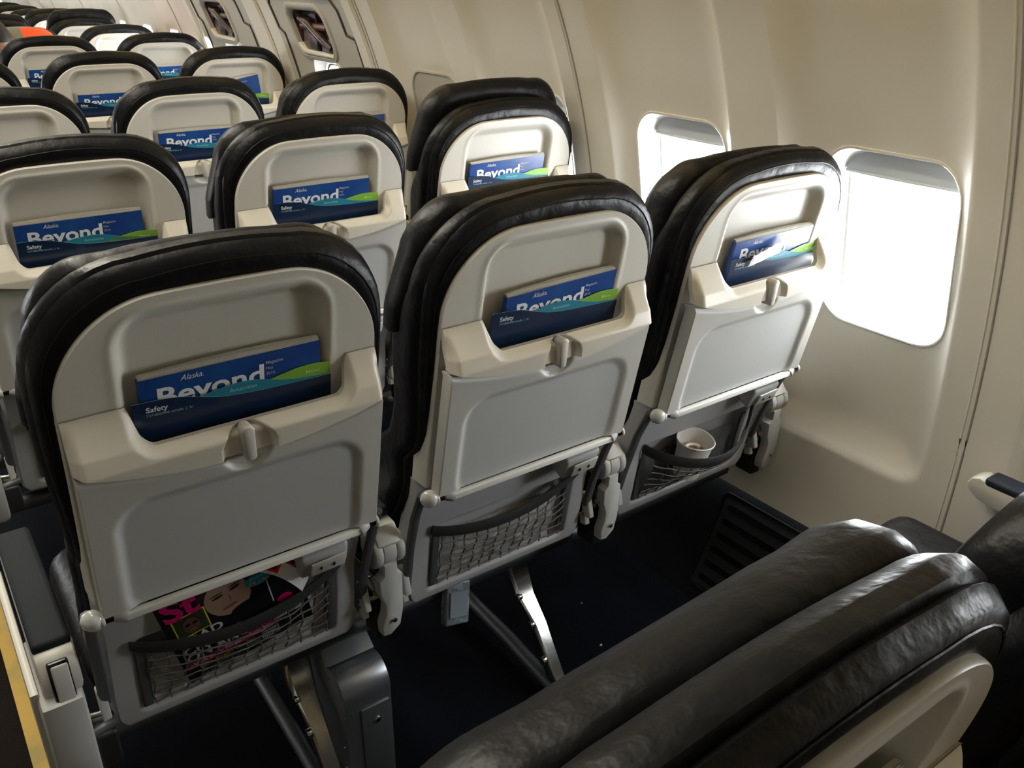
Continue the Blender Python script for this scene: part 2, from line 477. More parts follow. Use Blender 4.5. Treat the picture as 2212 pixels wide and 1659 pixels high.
def m_tray_arms(root):
    for sx in (-1, 1):
        mb = MB()
        mb.tube([(sx*.203, .072, .660), (sx*.203, .100, .60), (sx*.200, .128, .52), (sx*.200, .146, .455)], [.0085]*4, 'frame_grey', 8, sy=.8)
        mb.build('tray_arm', root)
        mb = MB()
        R = Matrix.Rotation(math.radians(-14), 3, 'X')
        mb.box((sx*.2035, .146, .452), (.012, .022, .052), 'arm_grey', .003, R)
        mb.box((sx*.2035, .152, .417), (.011, .018, .022), 'arm_grey', .002, R)
        mb.cyl((sx*.196, .150, .432), (sx*.231, .152, .436), .0042, 'metal', 12)
        mb.build('arm_pivot', root)
def m_lower(root):
    mb = MB(); zb, zt = .372, .668
    def hw(z): return lerp([.37, .45, .55, .67], [.186, .187, .185, .187], z)
    def P(u, v):
        z = zb+(zt-zb)*v; w = hw(z)
        q = (z-zb)/.035
        if q < 1: w -= .035*(1-math.sqrt(max(0, 1-(1-q)**2)))
        x = (2*u-1)*w
        d = sdr(x, z, .0, .475, .152, .075, .012)
        y = yL(z)+.020*ss(.004, -.010, d)
        y += .010*ss(.012, 0, z-zb)**2
        return (x, y, z)
    mb.grid(P, 80, 70, 'shell_grey')
    edge = [P(0, 1-k/60) for k in range(61)]+[P(k/30, 0) for k in range(1, 31)]+[P(1, k/60) for k in range(1, 61)]
    mb.loft([edge, [(x*1.006, y+.003, z-.001) for x, y, z in edge], [(x*1.02, y+.012, z-.003) for x, y, z in edge], [(x*1.03, y+.05, z-.006) for x, y, z in edge]], 'shell_grey', False, False, closed=False)
    mb.build('lower_shell', root, 60)
def band_curve(t, sag):
    # t -1..1 along the top elastic
    x = .158*t; return x, .552-sag*(1-t*t)**.8+.004*t
def m_net(root, sag=.034, bulge=.014, dark=False, name='net_pocket'):
    # elastic band
    mb = MB(); N = 40
    def front(t, z): 
        return yL(z)-.002-bulge*(1-t*t)*ss(.40, .50, z)
    rings = []
    for k in range(N+1):
        t = -1+2*k/N; x, z = band_curve(t, sag); ring = []
        h = .0125 if abs(t) < .97 else .011
        for a in range(10):
            an = 2*PI*a/10; zz = z+math.sin(an)*h; ring.append((x, front(t, zz)+math.cos(an)*.0032-.001, zz))
        rings.append(ring)
    mb.loft(rings, 'band'); mb.build('pocket_band', root)
    # net of cords
    mb = MB(); random.seed(11)
    xs = [-.135+.27*k/12 for k in range(13)]
    def nz0(x): return .408
    for x in xs:
        pts = []
        ph = random.uniform(0, 6)
        for j in range(9):
            t = x/.158; _, zt = band_curve(t, sag); zt -= .008; z = .408+(zt-.408)*j/8
            pts.append((x+.0025*math.sin(j*1.7+ph), front(t, z)+.001-.001*math.sin(j*2+ph), z))
        mb.tube(pts, .0015, 'net', 5)
    for r in range(6):
        pts = []; ph = random.uniform(0, 6)
        for k in range(27):
            x = -.138+.276*k/26; t = x/.158; _, zt = band_curve(t, sag); zt -= .010; z = .411+(zt-.411)*(r+.15)/6+.0018*math.sin(k*1.3+ph)
            pts.append((x, front(t, z)-.0005+.001*math.sin(k+ph), z))
        mb.tube(pts, .0015, 'net', 5)
    for sx in (-1, 1):
        mb.box((sx*.145, yL(.47)-.001, .473), (.014, .006, .128), 'frame_grey', .002, Matrix.Rotation(math.radians(10), 3, 'X'))
    mb.build('pocket_net', root)
    mb = MB()
    def L(u, v):
        x = -.138+.276*u; z = .405+(.128-sag*.5)*v
        return (x, yL(z)+.010-.006*math.sin(u*PI)*math.sin(v*PI)+.0012*math.sin(u*40)*math.cos(v*13), z)
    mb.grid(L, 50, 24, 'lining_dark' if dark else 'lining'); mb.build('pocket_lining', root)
def m_outlet(root):
    mb = MB()
    R = Matrix.Rotation(math.radians(24), 3, 'X') @ Matrix.Rotation(math.radians(-4), 3, 'Y')
    mb.box((.109, .084, .624), (.074, .050, .050), 'shell_grey', .006, R)
    mb.build('power_outlet', root)
    o = [c for c in COL.objects if c.parent == root][-1]
    mb = MB()
    mb.box((.112, .0560, .612), (.052, .003, .030), 'tray_face', .001, R)
    for i in range(3):
        mb.box((.100+.010*i, .0540, .611+(i % 2)*.006), (.003, .002, .006), 'black_gloss', 0, R)
    mb.box((.126, .0538, .620), (.0018, .002, .0018), 'led_green', 0, R)
    mb.build('outlet_socket', o)
def m_seat_cushion(root):
    mb = MB()
    mb.box((0, .400, .418), (.415, .36, .10), 'leather', .045, None, 5)
    mb.build('seat_cushion', root, 60)
    mb = MB(); mb.box((0, .39, .362), (.40, .30, .02), 'dark_plastic', .006); mb.build('seat_pan', root)

def m_arm(name, root):
    """armrest: origin on its pivot, pointing forward"""
    e = empty(name); e.parent = root
    mb = MB()
    poly = [(-.012, -.012), (.010, -.020), (.05, .004), (.28, .010), (.305, .016), (.322, .028), (.326, .040), (.320, .052), (.306, .058), (.29, .054), (-.008, .046), (-.026, .020)]
    mb.prism(poly, lambda u, v, t: (t, u, v), -.021, .021, 'arm_cream', .005)
    b = mb.build('arm_body', e, 40)
    mb = MB()
    mb.box((0, .155, .055), (.043, .285, .018), 'pad_navy', .007); mb.build('arm_pad', e)
    mb = MB()
    for sx in (-1, 1): mb.cyl((sx*.012, 0, 0), (sx*.027, 0, 0), .030, 'arm_grey', 28, .004)
    mb.cyl((-.011, 0, 0), (.011, 0, 0), .0285, 'arm_grey', 28, .001)
    mb.build('arm_knuckle', e)
    return e
def m_column(root):
    mb = MB()
    poly = [(-.012, .0), (.012, .0), (.013, -.022), (.021, -.028), (.022, -.10), (.016, -.135), (-.002, -.150), (-.017, -.148), (-.019, -.128), (-.012, -.105), (-.011, -.085), (-.020, -.060), (-.0215, -.030), (-.013, -.022)]
    def fn(u, v, t): return (u, t+(-v)*.06, v)
    mb.prism(poly, fn, -.032, -.008, 'arm_grey', .004)
    mb.cyl((.003, -.0285, -.118), (.003, -.0225, -.118), .0042, 'metal', 14)
    mb.cyl((.003, -.0295, -.118), (.003, -.028, -.118), .0018, 'black_gloss', 6)
    o = mb.build('arm_column', root, 40); 
    return o
def m_strut(root):
    mb = MB()
    mb.box((0, .03, -.13), (.030, .05, .10), 'dark_plastic', .006)
    mb.tube([(-.028, -.005, -.028), (-.022, -.008, -.052)], .0018, 'metal', 8)
    mb.cyl((-.024, -.01, -.060), (-.016, -.012, -.064), .005, 'brass', 10)
    mb.build('arm_mechanism', root); 
def m_aisle_arm(root):
    e = empty('aisle_armrest'); e.parent = root; e.location = (-.2465, .14, .54)
    mb = MB(); mb.box((0, .135, .055), (.047, .30, .018), 'pad', .007, Matrix.Rotation(math.radians(1), 3, 'X')); mb.build('arm_pad', e)
    mb = MB()
    poly = [(-.02, .050), (.28, .050), (.285, .03), (.27, .01), (.02, -.015), (-.036, -.012), (-.040, .012), (-.030, .044)]
    mb.prism(poly, lambda u, v, t: (t, u, v), -.0245, .0245, 'arm_cream', .007)
    mb.box((0, -.0372, .014), (.026, .010, .058), 'black_gloss', .003, Matrix.Rotation(math.radians(-10), 3, 'X'))
    mb.box((0.001, -.0395, .012), (.021, .010, .054), 'arm_grey', .003, Matrix.Rotation(math.radians(-10), 3, 'X'))
    mb.build('arm_body', e, 40)
    mb = MB()
    poly = [(-.052, -.014), (-.030, -.006), (.10, -.008), (.12, -.03), (.10, -.10), (.0, -.165), (-.030, -.185), (-.040, -.175), (-.046, -.10)]
    mb.prism(poly, lambda u, v, t: (t-.003, u, v), -.030, .024, 'arm_grey', .010)
    mb.prism([(-.03, .0), (.26, .02), (.24, -.05), (.05, -.12), (.0, -.17)], lambda u, v, t: (t, u, v), -.040, -.028, 'arm_cream', .004)
    mb.build('arm_shroud', e, 40)
    mb = MB()
    mb.cyl((.02, -.015, -.115), (.055, -.01, -.110), .007, 'frame_grey', 12)
    mb.box((.035, .0, -.145), (.03, .05, .06), 'dark_plastic', .005)
    mb.build('arm_mechanism', e)

proto = empty('airline_seat')
m_back_cushion(proto); HR = m_headrest(proto); m_back_shell(proto); m_pocket(proto); m_tray(proto); m_latch(proto); m_bar(proto)
m_tray_arms(proto); m_lower(proto); m_net(proto); m_outlet(proto); m_seat_cushion(proto)
ARM = m_arm('armrest', proto); ARM.location = (SP/2, .14, .54)
COLM = m_column(proto); COLM.location = (SP/2, .146, .52)
m_strut(COLM)
for o in (COLM,): pass

# rows: y of each row, A column flags
ROWY = [-.796, 0.0, .789, 1.626, 2.629, 3.60, 4.39, 5.18, 5.97, 6.76, 7.55, 8.34]
ROWN = ['nearest row', 'first full row', 'second row', 'third row', 'fourth row', 'fifth row', 'sixth row', 'seventh row', 'eighth row', 'ninth row', 'tenth row', 'eleventh row']
LAYOUT = {-1: 'ABC', 0: 'ABC', 1: 'ABC', 2: 'ABC', 3: 'ABC', 4: 'BC', 5: 'BC', 6: 'BC', 7: 'BC', 8: 'BC', 9: 'BC', 10: 'C'}
RAISE = {(-1, 'A'): (-.014, -.012), (-1, 'B'): (-.03, .0), (-1, 'C'): (-.04, 0), (0, 'A'): (0, 0), (0, 'B'): (.006, .004), (0, 'C'): (.003, .004), (1, 'A'): (-.002, 0), (1, 'B'): (.004, .004), (1, 'C'): (.050, .004),
         (2, 'B'): (-.016, 0), (2, 'C'): (-.012, 0), (6, 'C'): (.06, 0), (7, 'C'): (.035, 0), (6, 'B'): (.04, 0)}
SEATPOS = {'A': 'aisle', 'B': 'middle', 'C': 'window'}
SEATLAB = {
 (-1, 'A'): 'black leather aisle seat top looming blurred in the bottom right foreground',
 (-1, 'B'): 'dark navy seat back at the right edge, behind the foreground seat top',
 (-1, 'C'): 'seat at the right edge with only wall armrest and cushion corner showing',
 (0, 'A'): 'large near aisle seat with a gossip magazine in its net',
 (0, 'B'): 'near middle seat with an empty net pocket and silver legs under it',
 (0, 'C'): 'near window seat beside the bright window with a paper cup in its net',
 (1, 'A'): 'aisle seat at the left edge, directly in front of the large near aisle seat',
 (1, 'B'): 'middle seat of the second row, left of the raised armrest',
 (1, 'C'): 'second row window seat with its black headrest pulled up, right of the raised armrest',
 (2, 'A'): 'aisle seat cut by the left edge, third row, no magazine visible',
 (2, 'B'): 'third row middle seat with latch and blue magazine both in view',
 (2, 'C'): 'third row window seat beside the blanked window, magazine almost hidden',
 (3, 'A'): 'sliver of a black aisle seat shoulder at the left edge of the fourth row',
 (3, 'B'): 'fourth row middle seat with its blue magazine half hidden by the seat behind',
 (3, 'C'): 'fourth row window seat next to the nearer exit hatch with a leaning blue magazine',
 (4, 'B'): 'fifth row middle seat below the orange vest, magazine title mostly hidden',
 (4, 'C'): 'fifth row window seat with bright white back, next to the farther exit hatch',
 (5, 'B'): 'dark sixth row seat top behind the person in the orange vest',
 (5, 'C'): 'sixth row window seat top with pale back, just beyond the farther exit hatch',
 (6, 'B'): 'black seventh row seat top above the orange vest at the left edge',
 (6, 'C'): 'seventh row window seat with a tall raised black headrest',
 (7, 'B'): 'eighth row middle seat top mostly hidden at the far left',
 (7, 'C'): 'eighth row window seat top left of the tall raised headrest',
 (8, 'B'): 'ninth row middle seat top at the far left edge',
 (8, 'C'): 'ninth row window seat top with a thin pale back, far left',
 (9, 'B'): 'tenth row middle seat top at the far left corner',
 (9, 'C'): 'tenth row window seat top in the far upper left corner',
 (10, 'C'): 'farthest seat top in the extreme upper left corner',
}
SEATS = {}
for r, cols in LAYOUT.items():
    for c in cols:
        s = copy_tree(proto); s.location = ('ABC'.index(c)*SP, ROWY[r+1], 0)
        tag(s, SEATLAB[(r, c)], 'airline seat', 'leather airline seats in rows of three')
        SEATS[(r, c)] = s
        up, fw = RAISE.get((r, c), (random.uniform(-.03, -.018), 0))
        for k in kids(s):
            if k.name.startswith('headrest'): k.location = (0, fw-.2*up, up)
            if k.name.startswith('armrest') and (r, c) == (-1, 'C'): k.location = (SP/2, .152, .520)
            if k.name.startswith('headrest') and (r, c) == (-1, 'A'): k.rotation_euler = (0, math.radians(-3.5), 0); k.location.x += .004+1.08*math.sin(math.radians(3.5))
            if k.name.startswith('armrest') and (r, c) in ((1, 'B'),): k.rotation_euler = (math.radians(97), 0, 0)
for k in list(bpy.data.objects):
    if k.parent and k.parent.parent == proto: bpy.data.objects.remove(k)
for k in kids(proto): bpy.data.objects.remove(k)
bpy.data.objects.remove(proto)
def recline(s, deg):
    py, pz, a = .17, .45, math.radians(deg)
    for k in kids(s):
        if k.name.startswith(('seat_', 'armrest', 'arm_column')): continue
        dy = py-(py*math.cos(a)-pz*math.sin(a)); dz = pz-(py*math.sin(a)+pz*math.cos(a))
        l = k.location.copy()
        k.location = (l.x, l.y*math.cos(a)-l.z*math.sin(a)+dy, l.y*math.sin(a)+l.z*math.cos(a)+dz)
        k.rotation_euler.x += a
recline(SEATS[(-1, 'B')], 5)
# aisle armrests on the aisle seats
for (r, c), s in SEATS.items():
    if c == 'A' and r in (-1, 0, 1): m_aisle_arm(s)
# the pocket of the window seat sags around the cup, the aisle one is pushed out by the magazine
def replace_net(s, **kw):
    for k in kids(s):
        if k.name.startswith(('pocket_band', 'pocket_net', 'pocket_lining')): bpy.data.objects.remove(k)
    m_net(s, **kw)
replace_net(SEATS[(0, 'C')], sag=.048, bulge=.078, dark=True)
replace_net(SEATS[(0, 'A')], sag=.036, bulge=.022)

# ------------------------------------------------------------------ reading matter in the pockets
def seat_fn(off=0.0):
    return lambda u, z: (u, .0335-.2*(z-.93)+off, z)
def m_magazine():
    root = empty('magazine')
    mb = MB(); th = .009
    x0, x1, z0, z1 = -.104, .114, .835, .975
    F = lambda u, v: (x0+u, .026-.2*(z0+v-.93), z0+v)
    w, h = x1-x0, z1-z0
    mb.grid(lambda a, b: F(a*w, b*h), 8, 6, 'cover_blue')
    mb.grid(lambda a, b: tuple(Vector(F(0, b*h))+Vector((-.0008*math.sin(a*PI), th*a, 0))), 4, 6, 'cover_blue', True)
    mb.grid(lambda a, b: tuple(Vector(F(a*w, b*h))+Vector((0, th, -.0))), 8, 6, 'cover_blue')
    G = lambda u, v: tuple(Vector(F(u, v))+Vector((0, -.0005, 0)))
    zt = h
    put_text(mb, 'Beyond', .0355, 'white_ink', G, .019, zt-.0400, width=.126, weight=.024)
    put_text(mb, 'Alaska.', .0105, 'white_ink', G, .046, zt-.0112, width=.0265, weight=.0, shear=.35)
    put_text(mb, 'Magazine', .0062, 'pale_ink', G, .1475, zt-.0165, weight=.01)
    put_text(mb, 'May', .0058, 'pale_ink', G, .1475, zt-.0245)
    put_text(mb, '2016', .0058, 'pale_ink', G, .1475, zt-.0320)
    mb.build('front_cover', root)
    mb = MB(); random.seed(3)
    for k in range(7):
        t0 = .0008+k*.00118; up = .0006+.0020*math.sin(k*.55)+random.uniform(0, .0007); sk = random.uniform(-.0012, .0012)
        def pg(a, b, t0=t0, up=up, sk=sk):
            p = F(.0008+a*(w-.002)+sk, b*(h+up+.0010*(k+1)*(.35+.65*math.sin(a*PI*.85+.25)))); return (p[0], p[1]+t0+.0004*(1+math.sin(a*5+k)), p[2])
        mb.grid(pg, 12, 3, 'paper')
        mb.grid(lambda a, b: (pg(a, 1)[0], pg(a, 1)[1]+b*.0009, pg(a, 1)[2]), 12, 1, 'paper')
    mb.build('pages', root)
    return root
NAVY_TOP = [(-.115, .9480), (-.095, .9478), (-.075, .9465), (-.06, .9440), (-.045, .9395), (-.030, .9345), (-.012, .9300), (.01, .9270), (.04, .9250), (.08, .9240), (.127, .9235)]
TEAL_TOP = [(-.100, .9340), (-.055, .9340), (-.037, .9372), (-.022, .9405), (-.005, .9428), (.013, .9435), (.030, .9415), (.045, .9375), (.062, .9325), (.085, .9280), (.127, .9240)]
LIME_TOP = [(-.08, .932), (.030, .9330), (.047, .9360), (.065, .9398), (.082, .9430), (.100, .9442), (.127, .9415)]
def m_card(name, top, base, m, off, extra):
    mb = MB(); F = lambda u, z: (u, .0215-.2*(z-.93)+off, z)
    N = 48; xs = [top[0][0]+(top[-1][0]-top[0][0])*k/N for k in range(N+1)]
    zt = [lerp([p[0] for p in top], [p[1] for p in top], x) for x in xs]
    # smooth the edge a little
    zt = [sum(zt[max(0, i-1):i+2])/len(zt[max(0, i-1):i+2]) for i in range(N+1)]
    def P(a, b):
        i = a*N; x = xs[int(round(i))]; z1 = zt[int(round(i))]; return F(x, base+(z1-base)*b)
    mb.grid(P, N, 6, m)
    mb.grid(lambda a, b: tuple(Vector(P(a, b))+Vector((0, .0009, 0))), N, 6, m)
    mb.grid(lambda a, b: tuple(Vector(P(a, 1))+Vector((0, .0009*b, 0))), N, 1, 'teal_ink' if m != 'lime' else 'lime_ink')
    G = lambda u, z: tuple(Vector(F(u, z))+Vector((0, -.0005, 0)))
    extra(mb, G)
    return mb.build(name)
def ex_safety(mb, G):
    put_text(mb, 'Safety', .0098, 'white_ink', G, -.1005, .9335, width=.0245, weight=.012, rot=-.035)
    put_text(mb, '737-800/900 w/rafts  |  R1', .0046, 'teal_ink', G, -.1005, .9275, width=.053, rot=-.035)
def ex_amen(mb, G): put_text(mb, 'Amenities', .0072, 'teal_ink', G, -.004, .9325, width=.034, weight=.008, rot=-.02)
def ex_menu(mb, G): put_text(mb, 'Menu', .0072, 'lime_ink', G, .094, .9315, width=.0185, weight=.008)
MAG = m_magazine()
SAFE = m_card('safety_card', NAVY_TOP, .845, 'navy', 0.0, ex_safety)
AMEN = m_card('amenities_card', TEAL_TOP, .850, 'teal', .0012, ex_amen)
MENU = m_card('menu_card', LIME_TOP, .855, 'lime', .0024, ex_menu)
DOCS = {  # seat -> (mag dx, dz, tilt), (card dx, dz, tilt)
 (0, 'A'): ((0, 0, 0), (0, 0, 0)),
 (0, 'B'): ((.022, 0, 0.03), (.006, .003, -0.01)),
 (0, 'C'): ((.018, 0, .0), (.024, -.004, 0)),
 (1, 'A'): ((-.004, .001, 0), (.006, -.002, 0.0)),
 (1, 'B'): ((-.006, .006, 0), (.003, .004, 0)),
 (1, 'C'): ((-.004, .006, .01), (0, .004, 0.01)),
 (2, 'B'): ((.0, .004, 0), (.0, .002, 0)),
 (2, 'C'): ((.0, .004, 0), (.0, .002, 0)),
 (3, 'B'): ((.0, .002, 0), (.0, .002, -.02)),
 (3, 'C'): ((-.02, .022, .16), (.0, .002, -.04)),
 (4, 'B'): ((.0, .008, 0), (.0, .002, 0)),
 (4, 'C'): ((.0, -.004, 0), (.0, .0, 0)),
 (-1, 'A'): ((0, 0, 0), (0, 0, 0)),
}
WHERE = {(0, 'A'): 'the near aisle seat, above the gossip magazine', (0, 'B'): 'the near middle seat', (0, 'C'): 'the near window seat, above the paper cup',
 (1, 'A'): 'the seat at the left edge', (1, 'B'): 'the second row middle seat', (1, 'C'): 'the second row window seat',
 (2, 'B'): 'the third row middle seat', (2, 'C'): 'the third row window seat', (3, 'B'): 'the fourth row middle seat',
 (3, 'C'): 'the fourth row seat by the exit hatch', (4, 'B'): 'the fifth row middle seat', (4, 'C'): 'the fifth row window seat', (-1, 'A'): 'the foreground seat, bottom right corner'}
def place(o, seat, d, cz=.93):
    s = SEATS[seat].location; dx, dz, t = d
    o.location = (s.x+dx+cz*math.sin(-t)*1.0, s.y-.2*dz, s.z+dz+cz*(1-math.cos(t))); o.rotation_euler = (0, -t, 0)
    # turn about the slot rather than the floor
    o.location.x = s.x+dx+cz*math.sin(t); 
first = True
for seat, (md, cd) in DOCS.items():
    if first: mg, sf, am, mn = MAG, SAFE, AMEN, MENU; first = False
    else: mg, sf, am, mn = copy_tree(MAG), SAFE.copy(), AMEN.copy(), MENU.copy(); [COL.objects.link(q) for q in (sf, am, mn)]
    for q, d in ((mg, md), (sf, cd), (am, cd), (mn, cd)): place(q, seat, d)
    w = WHERE[seat]
    tag(mg, 'blue in-flight magazine in '+w, 'magazine', 'blue magazines in the seat pockets')
    tag(sf, 'dark navy safety card in '+w, 'leaflet', 'navy safety cards')
    tag(am, 'teal amenities card in '+w, 'leaflet', 'teal amenities cards')
    tag(mn, 'lime green menu card in '+w, 'leaflet', 'green menu cards')
    if seat == (1, 'A'): mn.location.z -= .006

# crumpled wrapper in front of the window seat's magazine
mb = MB()
def wr(u, v):
    return (SP*2-.050+.082*u+.008*v, .0150-.2*(.024*v)+.0010*(abs((u*7) % 2-1)-.5)+.0008*(abs((u*3+v*4) % 2-1)-.5), .926+.012*u+.026*v+.0022*(abs((u*9) % 2-1)-.5)*v-.006*v*(1-u))
mb.grid(wr, 24, 8, 'paper_white'); mb.grid(lambda u, v: tuple(Vector(wr(u, v))+Vector((0, .0012*math.sin(u*PI)*math.sin(v*PI)+.0004, 0))), 24, 8, 'paper_white')
tag(mb.build('wrapper', None, 25), 'crumpled white wrapper tucked before the magazine of the near window seat', 'wrapper')

# gossip magazine in the net of the large near aisle seat
root = empty('gossip_magazine', (0, 0, 0))
tag(root, 'black and pink gossip magazine leaning in the net of the near aisle seat', 'magazine')
mb = MB(); MW, MH = .200, .225; TILT = math.radians(12)
def GF(u, v, d=0.0):
    # u right, v up; hinged on its lower left corner
    c, s_ = math.cos(TILT), math.sin(TILT); x = -.084+u*c-v*s_; z = .420+u*s_+v*c
    return (x, .155-.26*(z-.40)-d, z)
mb.grid(lambda a, b: GF(a*MW, b*MH), 10, 10, 'tab_black')
mb.grid(lambda a, b: GF(a*MW, b*MH, -.004), 10, 10, 'paper')
mb.loft([[GF(*p) for p in ((0, 0), (MW, 0), (MW, MH), (0, MH))], [GF(*p, -.004) for p in ((0, 0), (MW, 0), (MW, MH), (0, MH))]], 'paper', False, False)
def blob(cx, cy, rx, ry, m, d, n=24, rot=0, sq=1.0):
    pts = []
    for k in range(n):
        a = 2*PI*k/n; x, y = rx*math.copysign(abs(math.cos(a))**sq, math.cos(a)), ry*math.copysign(abs(math.sin(a))**sq, math.sin(a))
        pts.append(GF(cx+x*math.cos(rot)-y*math.sin(rot), cy+x*math.sin(rot)+y*math.cos(rot), d))
    mb.add(pts, [tuple(range(n))], m)
def rect(x0, y0, x1, y1, m, d): mb.add([GF(x0, y0, d), GF(x1, y0, d), GF(x1, y1, d), GF(x0, y1, d)], [(0, 1, 2, 3)], m)
TX = lambda d: (lambda u, v: GF(u, v, d))
# generic portraits
blob(.098, .158, .046, .042, 'tab_hair', .0004); blob(.094, .145, .033, .040, 'tab_skin', .0006, rot=.15)
blob(.081, .154, .0085, .0030, 'tab_hair', .0008, rot=.1); blob(.107, .158, .0085, .0030, 'tab_hair', .0008, rot=.25)
blob(.080, .160, .010, .0014, 'tab_hair', .0008, rot=.1); blob(.108, .1645, .010, .0014, 'tab_hair', .0008, rot=.2)
blob(.094, .141, .0040, .0085, 'tab_lip', .0007); blob(.093, .141, .0030, .0080, 'tab_skin', .0008); blob(.093, .1245, .012, .0036, 'tab_lip', .0008, rot=.15)
blob(.120, .106, .03, .012, 'tab_black', .0007)
rect(.012, .105, .060, .152, 'tab_yellow', .0005); rect(.014, .107, .058, .150, 'tab_green', .0007)
blob(.036, .130, .014, .018, 'tab_hair', .0008); blob(.036, .126, .012, .017, 'tab_skin_dark', .0009); 
blob(.031, .130, .0045, .003, 'tab_black', .0010); blob(.042, .130, .0045, .003, 'tab_black', .0010); blob(.036, .118, .005, .0015, 'tab_lip', .0010)
blob(.142, .150, .021, .013, 'tab_cyan', .0010)
put_text(mb, 'Down to', .0075, 'tab_white', TX(.0013), .130, .1525, weight=.01)
put_text(mb, '79 LBS', .0100, 'tab_yellow', TX(.0013), .126, .1415, width=.030, weight=.02)
put_text(mb, 'St', .062, 'tab_pink', TX(.0012), .006, .152, weight=.03)
put_text(mb, 'BRAD', .024, 'tab_white', TX(.0014), .010, .088, width=.064, weight=.03)
put_text(mb, 'CHEATS', .022, 'tab_white', TX(.0014), .010, .066, width=.088, weight=.03)
put_text(mb, 'ON ANGIE!', .024, 'tab_white', TX(.0014), .010, .048, width=.118, weight=.03)
rect(.006, .031, .140, .045, 'tab_pink', .0008)
put_text(mb, 'With sexy French Actress', .0125, 'tab_white', TX(.0014), .010, .0345, width=.126, weight=.015)
put_text(mb, 'How Brad\'s caught!', .0105, 'tab_yellow', TX(.0014), .022, .0225, width=.085, weight=.01)
put_text(mb, 'An anxious Angie “close', .0095, 'tab_white', TX(.0014), .022, .0125, width=.090, weight=.008)
put_text(mb, 'to breakdown”', .0095, 'tab_white', TX(.0014), .022, .0030, width=.055, weight=.008)
rect(.142, .040, .188, .070, 'tab_white', .0006)
put_text(mb, 'BUTT FILLER!', .0085, 'tab_black', TX(.0010), .144, .044, width=.042, weight=.01)
rect(.118, .010, .146, .028, 'tab_white', .0007)
for k in range(9): rect(.120+k*.0028, .012, .1212+k*.0028, .026, 'tab_black', .0010)
blob(.168, .080, .012, .010, 'tab_pink', .0008); rect(.150, .085, .152, .190, 'tab_white', .0008)
mb.build('cover', root)
# curled corner pages
mb = MB()
for k, (m, w) in enumerate((('paper_white', 0), ('page_red', .010), ('tab_black', .020), ('page_blue', .028), ('page_grey', .036))):
    def cf(u, v, k=k, w=w):
        x = .014+.064*u; z = .622-.020*u-.040*u*u+.020*v+w*.62*(1-.3*u)
        x += .012*v
        return (x, .090-.2*(z-.60)-.016*u*(1-k*.16)+.004*v, z)
    mb.grid(cf, 10, 4, m)
mb.build('curled_page', root, 60)

# paper cup in the net of the window seat
cup = empty('paper_cup'); tag(cup, 'used white paper cup with brown stains stuck in the net of the near window seat', 'cup')
CUPC = Vector((SP*2-.030, .106, .537))
axis = Vector((.06, -.16, 1)).normalized()
def ringc(h, r, n=36, w=0):
    q = axis.to_track_quat('Z', 'Y'); out = []
    for k in range(n):
        a = 2*PI*k/n; rr = r*(1+w*math.cos(2*a)+w*.6*math.sin(3*a)); out.append(CUPC+axis*h+q @ Vector((rr*math.cos(a), rr*math.sin(a), 0)))
    return out
mb = MB(); mb.loft([ringc(-.085, .027), ringc(-.03, .034, w=.02), ringc(-.004, .0385, w=.05), ringc(-.003, .0405, w=.05), ringc(0, .0415, w=.05), ringc(.0015, .0405, w=.05), ringc(0, .0385, w=.05), ringc(-.03, .0345, w=.04), ringc(-.05, .032)], 'cup', mf=lambda j: 'cup'); mb.build('cup_wall', cup)
mb = MB(); mb.loft([ringc(-.032, .0335, w=.03), ringc(-.0315, .02)], 'coffee'); 
q = axis.to_track_quat('Z', 'Y')
mb.tube([CUPC+axis*(-.024)+q @ Vector((.018*math.cos(a), .014*math.sin(a), 0)) for a in [PI*k/10 for k in range(-2, 9)]], .0035, 'cup', 6)
mb.build('cup_dregs', cup)

# ------------------------------------------------------------------ seat frames, box, life vest
def m_frame():
    root = empty('seat_frame')
    mb = MB()
    mb.tube([(-.23, .24, .318), (1.20, .24, .318)], .019, 'metal_dull', 14); mb.tube([(-.23, .47, .318), (1.20, .47, .318)], .019, 'metal_dull', 14)
    mb.build('cross_tube', root)
    for x in (.125, .625):
        mb = MB()
        sec = [(.30, .33), (.305, .25), (.275, .195), (.225, .155), (.155, .055), (.115, .0)]
        wd = [.026, .026, .022, .016, .015, .018]
        rings = []
        for (y, z), w in zip(sec, wd): rings.append([(x-w, y-.014, z), (x-w*.75, y-.024, z-.004), (x+w*.75, y-.024, z-.004), (x+w, y-.014, z), (x+w, y+.016, z+.008), (x-w, y+.016, z+.008)])
        mb.loft(rings, 'metal')
        for (y, z) in ((.262, .190), (.215, .148), (.170, .085)):
            mb.cyl((x-.024, y-.004, z), (x-.012, y-.004, z), .009, 'metal', 14, .002)
        mb.build('rear_leg', root, 35)
        mb = MB()
        mb.tube([(x, .47, .32), (x, .50, .17), (x, .52, .02)], [.017, .015, .018], 'metal_dull', 12)
        mb.build('front_leg', root)
        mb = MB()
        mb.tube([(x-.01, .125, .025), (x-.01, .30, .042), (x-.01, .52, .05)], [.014, .016, .014], 'metal_dull', 12)
        mb.build('brace', root)
    return root
FR0 = m_frame()
tag(FR0, 'silver legs and brace under the near row of three seats', 'seat frame', 'seat frames')
FR0.location = (0, 0, 0)
for r, lab in ((-1, 'seat legs under the foreground row, mostly hidden'), (1, 'seat legs under the second row, beyond the near row')):
    f = copy_tree(FR0); f.location = (0, ROWY[r+1], 0); tag(f, lab, 'seat frame', 'seat frames')

